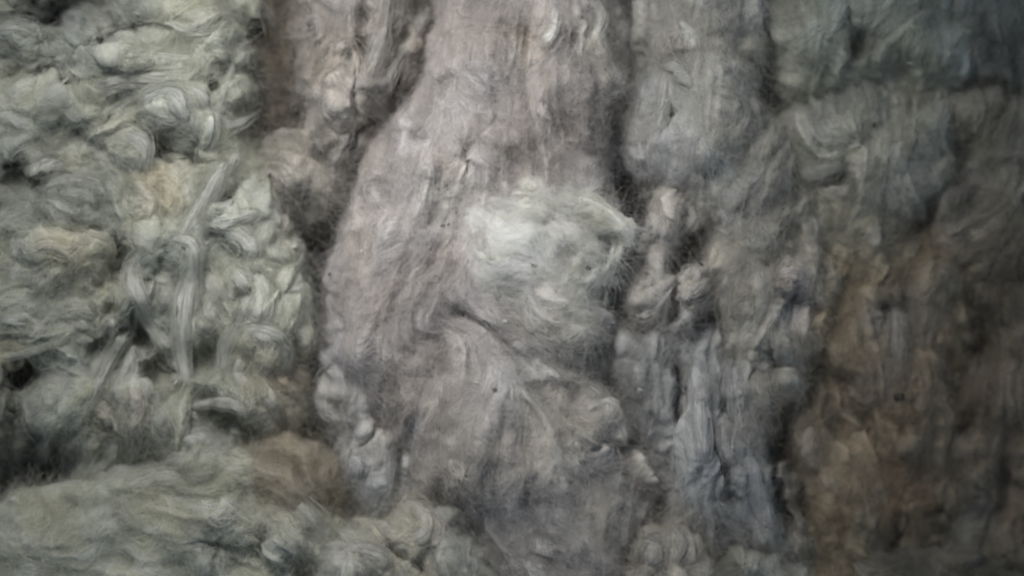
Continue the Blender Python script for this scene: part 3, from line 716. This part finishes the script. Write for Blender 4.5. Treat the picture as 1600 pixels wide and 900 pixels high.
R4 = Clump('r4', 'fibre_clump', 'bluish grey hanging clump with dark slits, lowest of the stack right of centre',
      [(958, 510), (1020, 500), (1110, 530), (1200, 560), (1250, 600), (1214, 640), (1204, 700), (1230, 760), (1256, 850), (1180, 870), (1100, 850), (1044, 830), (1042, 760), (1020, 700), (985, 640), (962, 580)], 150, 0.22, 56, (0.31, 0.31, 0.305),
      [[(980, 520), (1000, 620), (1040, 740)], [(1050, 520), (1060, 660), (1080, 820)], [(1120, 540), (1130, 680), (1160, 840)], [(1180, 560), (1180, 680), (1220, 840)]],
      [('p', 990, 570, 26, 50, 0, 18), ('p', 1100, 740, 60, 80, 0, 18), ('r', [(1020, 540), (1026, 600), (1030, 660)], 14, 14), ('r', [(1090, 580), (1096, 660), (1100, 720)], 12, 18), ('r', [(1140, 580), (1150, 680), (1160, 780)], 20, 20), ('r', [(1190, 600), (1185, 660)], 22, 16),
       ('g', [(1056, 560), (1054, 640), (1050, 700)], 9, 50), ('g', [(1126, 590), (1130, 650)], 8, 46), ('h', 1060, 660, 12, 36), ('g', [(1070, 600), (1064, 660)], 6, 24), ('g', [(1120, 700), (1150, 790)], 6, 26), ('g', [(1190, 680), (1220, 760), (1240, 840)], 7, 40), ('g', [(1106, 660), (1118, 720)], 6, 26),
       ('p', 1200, 640, 24, 34, 20, 12)],
      tints=[(1235, 640, 50, 110, (0.28, 0.235, 0.17), 0.85), (1240, 800, 30, 80, (0.28, 0.25, 0.2), 0.7)], splat=(10, 26, 2.8, 9, 1.0), seed=121, turb=0.5)
for a in [([(1086, 570), (1092, 630), (1098, 690), (1100, 740)], 11, 0.5), ([(1066, 616), (1074, 640), (1070, 664)], 8, 0.7), ([(1140, 560), (1140, 600), (1150, 660)], 12, 0.5), ([(1194, 560), (1186, 610), (1200, 660)], 16, 0.4), ([(1020, 556), (1030, 610), (1028, 660)], 11, 0.5),
          ([(984, 560), (984, 600), (1004, 630)], 11, 0.4), ([(1130, 660), (1136, 700), (1150, 730)], 8, 0.6), ([(1060, 690), (1076, 740), (1090, 790)], 12, 0.4), ([(1160, 700), (1180, 770), (1206, 830)], 14, 0.4), ([(1110, 640), (1104, 690), (1110, 730)], 7, 0.6)]:
    R4.lock(*a, seed=len(R4.hairs))

# ------------------------------------------------------------------ upper right
E1 = Clump('e1', 'fibre_clump', 'dim feathery grey clump along the top right of the heap',
      [(1188, -140), (1520, -140), (1500, 40), (1494, 110), (1470, 130), (1370, 150), (1290, 156), (1230, 146), (1200, 90), (1186, 20)], 75, 0.18, 95, (0.335, 0.345, 0.305),
      [[(1200, 20), (1240, 100), (1300, 140)], [(1300, 0), (1290, 80)], [(1460, 0), (1380, 60), (1300, 120)], [(1490, 40), (1470, 120)]],
      [('p', 1240, 70, 60, 60, 0, 20), ('g', [(1320, 0), (1330, 60), (1345, 90)], 10, 26), ('h', 1345, 70, 16, 20), ('p', 1420, 70, 60, 50, 0, 18), ('h', 1400, 115, 24, 30), ('r', [(1210, 110), (1260, 130), (1350, 128)], 16, 14)],
      splat=(14, 34, 2.6, 10, 1.0), seed=131, turb=0.6, hair=0.8)
E2 = Clump('e2', 'fibre_clump', 'broad dim grey clump with a curled lip, below the feathery clump at top right',
      [(1236, 190), (1250, 130), (1340, 130), (1360, 110), (1390, 146), (1470, 148), (1490, 200), (1482, 280), (1440, 330), (1400, 420), (1330, 440), (1290, 380), (1262, 320), (1244, 260)], 80, 0.19, 95, (0.33, 0.33, 0.295),
      [[(1250, 200), (1270, 260), (1330, 240)], [(1340, 140), (1360, 250), (1340, 400)], [(1450, 160), (1420, 260), (1380, 400)]],
      [('p', 1290, 200, 44, 50, 0, 12), ('h', 1300, 175, 20, 24), ('r', [(1246, 266), (1280, 272), (1316, 244)], 13, 22), ('g', [(1250, 286), (1290, 288), (1330, 262)], 7, 24), ('p', 1430, 200, 50, 50, 0, 20), ('h', 1362, 230, 20, 20), ('r', [(1345, 120), (1362, 160), (1366, 200)], 11, 16), ('r', [(1350, 250), (1346, 320)], 16, 12), ('r', [(1385, 250), (1380, 320)], 12, 10)],
      tints=[(1360, 400, 90, 70, (0.27, 0.245, 0.19), 0.9), (1440, 360, 60, 60, (0.27, 0.25, 0.21), 0.7)], ragged=14, splat=(14, 34, 2.0, 10, 1.0), seed=141, turb=0.6, hair=0.8)
E2.lock([(1244, 262), (1270, 270), (1296, 262), (1320, 242)], 12, 0.5, seed=1)
E2.lock([(1344, 110), (1356, 136), (1366, 170), (1368, 200)], 9, 0.6, seed=2)
E3 = Clump('e3', 'fibre_clump', 'dark olive clump at the far right edge under the dark corner',
      [(1470, 150), (1500, 136), (1560, 140), (1620, 150), (1800, 130), (1800, 470), (1560, 440), (1480, 400), (1440, 330), (1484, 270)], 15, 0.14, 60, (0.25, 0.24, 0.205),
      [[(1500, 140), (1500, 300)], [(1600, 140), (1560, 300), (1460, 380)], [(1700, 200), (1620, 400)]],
      [('p', 1510, 180, 40, 40, 0, 20), ('p', 1570, 260, 50, 60, 0, 18), ('p', 1480, 300, 30, 40, 0, 16), ('h', 1440, 310, 20, 30)], tints=[(1470, 280, 50, 40, (0.28, 0.265, 0.285), 0.8), (1560, 420, 160, 80, (0.21, 0.18, 0.145), 0.9)], ragged=14,
      splat=(18, 44, 2.0, 12, 1.0), seed=151, turb=0.6, hair=0.7)
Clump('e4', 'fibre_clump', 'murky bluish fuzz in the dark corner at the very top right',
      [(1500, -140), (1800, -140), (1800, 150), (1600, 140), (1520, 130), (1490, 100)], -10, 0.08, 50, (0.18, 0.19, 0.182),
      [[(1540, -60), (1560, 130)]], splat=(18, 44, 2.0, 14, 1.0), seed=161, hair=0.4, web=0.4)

# ------------------------------------------------------------------ brown clump at the right
F = Clump('brown', 'fibre_clump', 'large soft brown clump filling the lower right of the heap',
      [(1300, 370), (1360, 310), (1430, 350), (1500, 370), (1490, 450), (1500, 560), (1480, 700), (1470, 830), (1400, 900), (1380, 1060), (1260, 1060), (1230, 820), (1206, 690), (1232, 610), (1262, 560), (1290, 470)], 25, 0.18, 85, BROWN,
      [[(1340, 340), (1310, 450), (1260, 600)], [(1400, 360), (1400, 520), (1400, 700)], [(1470, 400), (1460, 560), (1440, 800)], [(1250, 640), (1290, 760), (1320, 880)]],
      [('p', 1340, 390, 60, 50, 0, 18), ('p', 1330, 520, 50, 50, 0, 18), ('p', 1390, 580, 70, 50, 0, 20), ('p', 1430, 650, 50, 70, 0, 22), ('p', 1260, 680, 40, 60, 0, 16), ('p', 1300, 790, 60, 60, 0, 18), ('g', [(1270, 560), (1310, 590), (1360, 640)], 14, 19), ('g', [(1340, 650), (1370, 720), (1380, 800)], 18, 19),
       ('h', 1350, 670, 24, 30), ('h', 1310, 675, 10, 20), ('h', 1390, 500, 20, 20), ('r', [(1440, 520), (1440, 640), (1420, 700)], 20, 16), ('p', 1460, 440, 40, 40, 0, 18), ('h', 1400, 850, 26, 40)],
      tints=[(1240, 650, 40, 120, (0.29, 0.27, 0.235), 0.7), (1395, 500, 40, 60, (0.29, 0.28, 0.265), 0.8), (1380, 590, 50, 34, (0.30, 0.28, 0.255), 0.7), (1350, 360, 80, 60, (0.28, 0.265, 0.21), 0.9), (1460, 440, 36, 40, (0.30, 0.28, 0.24), 0.8), (1410, 740, 40, 40, (0.22, 0.165, 0.135), 0.6), (1340, 860, 60, 50, (0.26, 0.25, 0.21), 0.7)],
      splat=(18, 42, 2.2, 9, 1.0), seed=171, turb=0.6, hair=0.9, ragged=18, grow=20)
for a in [([(1400, 480), (1404, 530), (1400, 580)], 13, 0.4, (0.28, 0.27, 0.25)), ([(1440, 540), (1444, 600), (1430, 660)], 16, 0.4, (0.26, 0.205, 0.14)), ([(1310, 430), (1302, 480), (1320, 520)], 15, 0.4, (0.27, 0.22, 0.155)), ([(1456, 420), (1476, 440), (1478, 470)], 16, 0.4, (0.31, 0.29, 0.25)),
          ([(1270, 660), (1264, 700), (1280, 740)], 13, 0.4, None), ([(1330, 600), (1350, 620), (1376, 616)], 13, 0.4, None)]:
    F.lock(*a[:3], col=a[3], seed=len(F.hairs))
Clump('edge', 'fibre_clump', 'darkest brown fuzz along the right edge of the heap',
      [(1490, 380), (1600, 410), (1800, 430), (1800, 1060), (1400, 1060), (1440, 860), (1480, 800), (1470, 640), (1500, 520)], -40, 0.12, 70, (0.20, 0.175, 0.142),
      [[(1540, 400), (1530, 600), (1500, 900)], [(1620, 420), (1600, 700)]],
      [('p', 1560, 470, 50, 50, 0, 18), ('p', 1570, 630, 40, 40, 0, 18), ('p', 1520, 730, 50, 60, 0, 16), ('h', 1520, 530, 40, 50), ('h', 1490, 640, 30, 40), ('h', 1560, 790, 50, 50), ('h', 1430, 830, 30, 50)],
      tints=[(1480, 830, 60, 60, (0.24, 0.245, 0.235), 0.7)],
      splat=(20, 48, 2.0, 14, 1.0), seed=181, hair=0.7)

# ------------------------------------------------------------------ the front row at the bottom
B0 = Clump('brownlump', 'fibre_clump', 'smooth rounded brown lump half behind the pale rolled clump at lower left',
      [(380, 700), (430, 686), (480, 694), (520, 730), (532, 780), (520, 830), (470, 850), (400, 820), (370, 760)], 185, 0.24, 70, (0.265, 0.238, 0.19),
      [[(390, 700), (460, 720), (520, 800)], [(440, 780), (510, 820)]], [('p', 460, 760, 60, 60, 0, 12)], splat=(10, 24, 2.6, 4, 1.0), streak=1.6, seed=191, big=8)
G = Clump('roll', 'fibre_clump', 'pale greenish rolled clump sweeping across the lower left corner',
      [(-150, 830), (0, 800), (100, 766), (190, 736), (245, 716), (262, 684), (300, 670), (345, 690), (400, 716), (410, 760), (470, 780), (512, 820), (508, 860), (490, 890), (520, 1060), (-150, 1060)], 225, 0.29, 66, (0.39, 0.395, 0.345),
      [[(0, 810), (120, 780), (250, 730), (390, 740)], [(0, 870), (200, 810), (380, 790), (500, 840)], [(260, 860), (350, 830), (450, 850), (500, 880)], [(300, 900), (310, 960)], [(0, 940), (200, 900)]],
      [('p', 310, 710, 50, 40, 0, 24), ('r', [(200, 760), (290, 740), (400, 745)], 28, 9), ('r', [(300, 820), (390, 790), (480, 810), (505, 850)], 34, 20), ('g', [(60, 800), (200, 780), (300, 775), (380, 776)], 9, 7), ('h', 410, 850, 22, 40), ('h', 330, 850, 18, 24), ('h', 375, 880, 16, 30), ('h', 460, 880, 18, 30),
       ('r', [(320, 850), (310, 900)], 16, 18), ('r', [(430, 840), (440, 900)], 12, 18), ('r', [(60, 830), (180, 800), (280, 800)], 30, 6), ('h', 180, 890, 40, 20)],
      tints=[(430, 800, 50, 34, (0.42, 0.39, 0.32), 0.6), (310, 700, 50, 30, (0.40, 0.41, 0.38), 0.7)],
      splat=(10, 28, 3.4, 7, 1.0), streak=2.4, turb=0.45, seed=201, big=18, hair=1.1, hair_len=(35, 110))
for a in [([(290, 690), (312, 686), (330, 700)], 10, 0.5, (0.43, 0.43, 0.40)), ([(340, 740), (376, 736), (400, 746), (384, 762)], 9, 0.5, (0.42, 0.42, 0.38)), ([(360, 800), (390, 820), (412, 800)], 8, 0.5, (0.43, 0.39, 0.31)), ([(420, 780), (470, 800), (502, 836), (500, 866)], 16, 0.4, (0.39, 0.39, 0.345)),
          ([(180, 766), (250, 750), (320, 756)], 12, 0.3, None), ([(330, 850), (318, 880), (322, 920)], 12, 0.4, None), ([(430, 836), (446, 870), (440, 910)], 10, 0.5, None)]:
    G.lock(*a[:3], col=a[3], seed=len(G.hairs))
I1 = Clump('front', 'fibre_clump', 'lumpy pale grey clump with a cream curl at the bottom edge, left of centre',
      [(500, 872), (535, 850), (562, 824), (600, 812), (628, 786), (660, 784), (710, 800), (740, 850), (772, 890), (800, 1060), (470, 1060)], 235, 0.29, 50, (0.385, 0.38, 0.34),
      [[(520, 860), (600, 830), (650, 800)], [(560, 860), (560, 940)], [(680, 800), (720, 860), (770, 930)]],
      [('p', 645, 824, 40, 34, 0, 24), ('p', 560, 870, 50, 36, 0, 20), ('p', 715, 850, 40, 50, 0, 14), ('g', [(600, 850), (640, 870), (660, 900)], 9, 26), ('g', [(672, 806), (672, 850)], 6, 22), ('p', 620, 890, 36, 26, 0, 16)],
      tints=[(715, 850, 40, 60, (0.35, 0.36, 0.345), 0.8), (640, 820, 30, 30, (0.43, 0.41, 0.36), 0.7)],
      splat=(14, 30, 1.6, 10, 1.1), seed=211, turb=0.8)
for a in [([(676, 806), (686, 824), (682, 846), (670, 856)], 7, 0.9, (0.50, 0.465, 0.40)), ([(634, 792), (656, 800), (664, 830), (640, 850)], 14, 0.5, (0.44, 0.42, 0.37)), ([(560, 836), (590, 826), (620, 836)], 12, 0.5, None), ([(530, 870), (560, 860), (590, 870), (600, 896)], 13, 0.5, None), ([(626, 786), (644, 780), (664, 790)], 8, 0.6, None)]:
    I1.lock(*a[:3], col=a[3], seed=len(I1.hairs))
J = Clump('warmfront', 'fibre_clump', 'small warm grey tuft standing at the bottom edge, below the dark cleft',
      [(976, 890), (990, 846), (1020, 826), (1052, 816), (1080, 832), (1096, 866), (1126, 940), (1120, 1060), (960, 1060)], 205, 0.27, 40, (0.36, 0.335, 0.295),
      [[(1040, 820), (1000, 920)], [(1060, 830), (1090, 930)]], [('p', 1020, 860, 30, 34, 0, 16), ('p', 1060, 850, 24, 30, 0, 14)], splat=(12, 26, 1.6, 10, 1.1), seed=221, turb=0.8, cat='tuft')
J.lock([(1000, 850), (1020, 860), (1014, 890)], 13, 0.5, seed=1); J.lock([(1046, 824), (1062, 850), (1056, 884)], 11, 0.5, seed=2)
Kc = Clump('greyfront', 'fibre_clump', 'small dim grey tuft peeking up at the bottom edge, below the bluish hanging clump',
      [(1124, 880), (1138, 850), (1180, 852), (1220, 866), (1250, 890), (1290, 960), (1290, 1060), (1110, 1060)], 165, 0.22, 40, (0.345, 0.345, 0.315),
      [[(1140, 850), (1150, 940)], [(1220, 870), (1250, 950)]], [('p', 1170, 880, 40, 30, 0, 14)], splat=(14, 30, 1.8, 9, 1.0), seed=231, turb=0.7, cat='tuft')
Clump('dimfront', 'fibre_clump', 'low dim mound of fuzz at the bottom edge, below the large soft brown clump',
      [(1340, 910), (1370, 880), (1430, 868), (1500, 876), (1560, 890), (1640, 960), (1640, 1060), (1330, 1060)], 90, 0.18, 44, (0.14, 0.132, 0.112),
      [[(1360, 880), (1500, 890)], [(1440, 880), (1440, 960)]], splat=(16, 34, 1.8, 9, 1.0), seed=241, turb=0.7, cat='tuft')

# ------------------------------------------------------------------ loose strand bridging the hollow
def chip(name, label, cat, key, x, y, lx, ly, ang, mat, seed, lift=4.5, group=None):
    """an irregular crumb resting on a clump"""
    q = 1.3 if mat is M_DARK else 0.8; lx *= q; ly *= q
    rng = np.random.default_rng(seed)
    p, n = CLUMPS[key].surf(np.array([x]), np.array([y])); p = p[0]; n = n[0]
    n = n / np.linalg.norm(n)
    t = np.array([math.cos(ang), 0, -math.sin(ang)]); t -= n * t.dot(n); t /= np.linalg.norm(t); b = np.cross(n, t)
    m = 9; vs_ = []
    for r, h in ((0.0, 1.0), (0.62, 0.8), (1.0, 0.0), (0.6, -0.6), (0.0, -0.8)):
        for k in range(m):
            a = 2 * math.pi * k / m; q = rng.uniform(0.75, 1.25) * r
            bend = 0.35 * (math.cos(a) * q) ** 2
            vs_.append(p + n * (lift / 1000 + (h * 0.35 * ly + bend * ly * 0.5) / 1000) + t * math.cos(a) * q * lx / 1000 + b * math.sin(a) * q * ly / 1000)
    fs = []
    for i in range(4):
        for k in range(m):
            fs.append((i * m + k, i * m + (k + 1) % m, (i + 1) * m + (k + 1) % m, (i + 1) * m + k))
    o = add_mesh(name, np.array(vs_), np.array(fs), mat)
    o['label'] = label; o['category'] = cat
    if group: o['group'] = group
    return o

DS = [('centre', 691, 671, 5, 3, 0.6, 'dark leaf speck on the lower left of the big bulging clump'),
      ('tuft', 834, 415, 4, 2.4, 0.3, 'dark leaf speck at the centre of the brightest tuft'),
      ('tuft', 918, 418, 3.5, 2.4, 0.4, 'tiny dark speck near the curved rim of the brightest tuft'),
      ('centre', 697, 291, 3, 3.6, 1.2, 'small dark speck under the dark slot of the big bulging clump'),
      ('centre', 690, 353, 3.2, 2.4, 0, 'dark speck, first of a pair beside the brightest tuft'),
      ('centre', 699, 352, 3.2, 2.2, 0.2, 'dark speck, second of a pair beside the brightest tuft'),
      ('puff', 427, 276, 4, 3.4, 0.3, 'dark speck on the round dusty puff'),
      ('left', 478, 485, 5, 2.6, -0.4, 'dark speck at the edge of the tangled clump by the deep gap'),
      ('tuft', 770, 405, 3, 2.4, 0, 'faint dark speck at the left of the brightest tuft'),
      ('centre', 922, 543, 4, 3, 0.2, 'dark speck on the round swelling below the brightest tuft'),
      ('centre', 856, 569, 3, 2.2, 0, 'tiny dark speck just under the brightest tuft'),
      ('centre', 526, 431, 3.4, 2.4, 0, 'dark speck on the left flank of the big bulging clump'),
      ('centre', 702, 628, 4, 2.2, 0.2, 'dark speck left of where the fibres fan out'),
      ('centre', 777, 615, 3, 2.4, 0, 'dark speck where the fibres fan out'),
      ('r2', 1091, 417, 3.4, 3, 0, 'dark speck on the scalloped ridge'),
      ('e2', 1365, 195, 4, 3, 0, 'dark speck on the broad dim clump at upper right'),
      ('brown', 1379, 475, 5, 4.4, 0, 'dark reddish speck high on the large brown clump'),
      ('brown', 1405, 618, 7, 6, 0, 'dark crumb in the middle of the large brown clump'),
      ('r4', 1050, 719, 5, 4, 0, 'dark speck on the bluish hanging clump'),
      ('left', 203, 139, 3.2, 2.4, 0.5, 'dark speck above the arched lock of the tangled clump')]
for i, (k, x, y, a, b, r, lab) in enumerate(DS):
    chip('dark_speck', lab, 'speck', k, x, y, a, b, r, M_DARK, 300 + i)
PS = [('left', 270, 596, 10, 4, -0.3, 'bright white sliver at the foot of the hanging twisted lock'),
      ('left', 168, 180, 4, 3, 0.6, 'tiny white crumb by the thin straight strand of the tangled clump'),
      ('left', 447, 396, 9, 5, -0.5, 'white husk at the upper edge of the tangled clump near the gap'),
      ('centre', 568, 394, 4, 4, 0, 'white crumb on the left flank of the big bulging clump'),
      ('centre', 630, 378, 3.5, 6, 0.2, 'white crumb at the shoulder of the big bulging clump'),
      ('centre', 790, 502, 6, 4, 0, 'white crumb in the shaded dip below the brightest tuft'),
      ('centre', 745, 600, 5, 2.6, 0.5, 'white flake left of where the fibres fan out'),
      ('centre', 690, 62, 4, 5, 0.3, 'white crumb near the top of the big bulging clump'),
      ('r4', 1061, 645, 7, 4, 0, 'white crumb beside a dark slit of the bluish hanging clump'),
      ('r4', 1002, 602, 5, 4, 0.3, 'white crumb at the inner edge of the bluish hanging clump'),
      ('e1', 1424, 100, 12, 3, 0.35, 'thin white sliver on the feathery clump at top right'),
      ('r1', 1040, 160, 5, 7, 0.2, 'pinkish white crumb in the slit of the rounded clump')]
for i, (k, x, y, a, b, r, lab) in enumerate(PS):
    chip('pale_crumb', lab, 'crumb', k, x, y, a, b, r, M_PALE, 400 + i)

for c in CLUMPS.values(): c.finish()
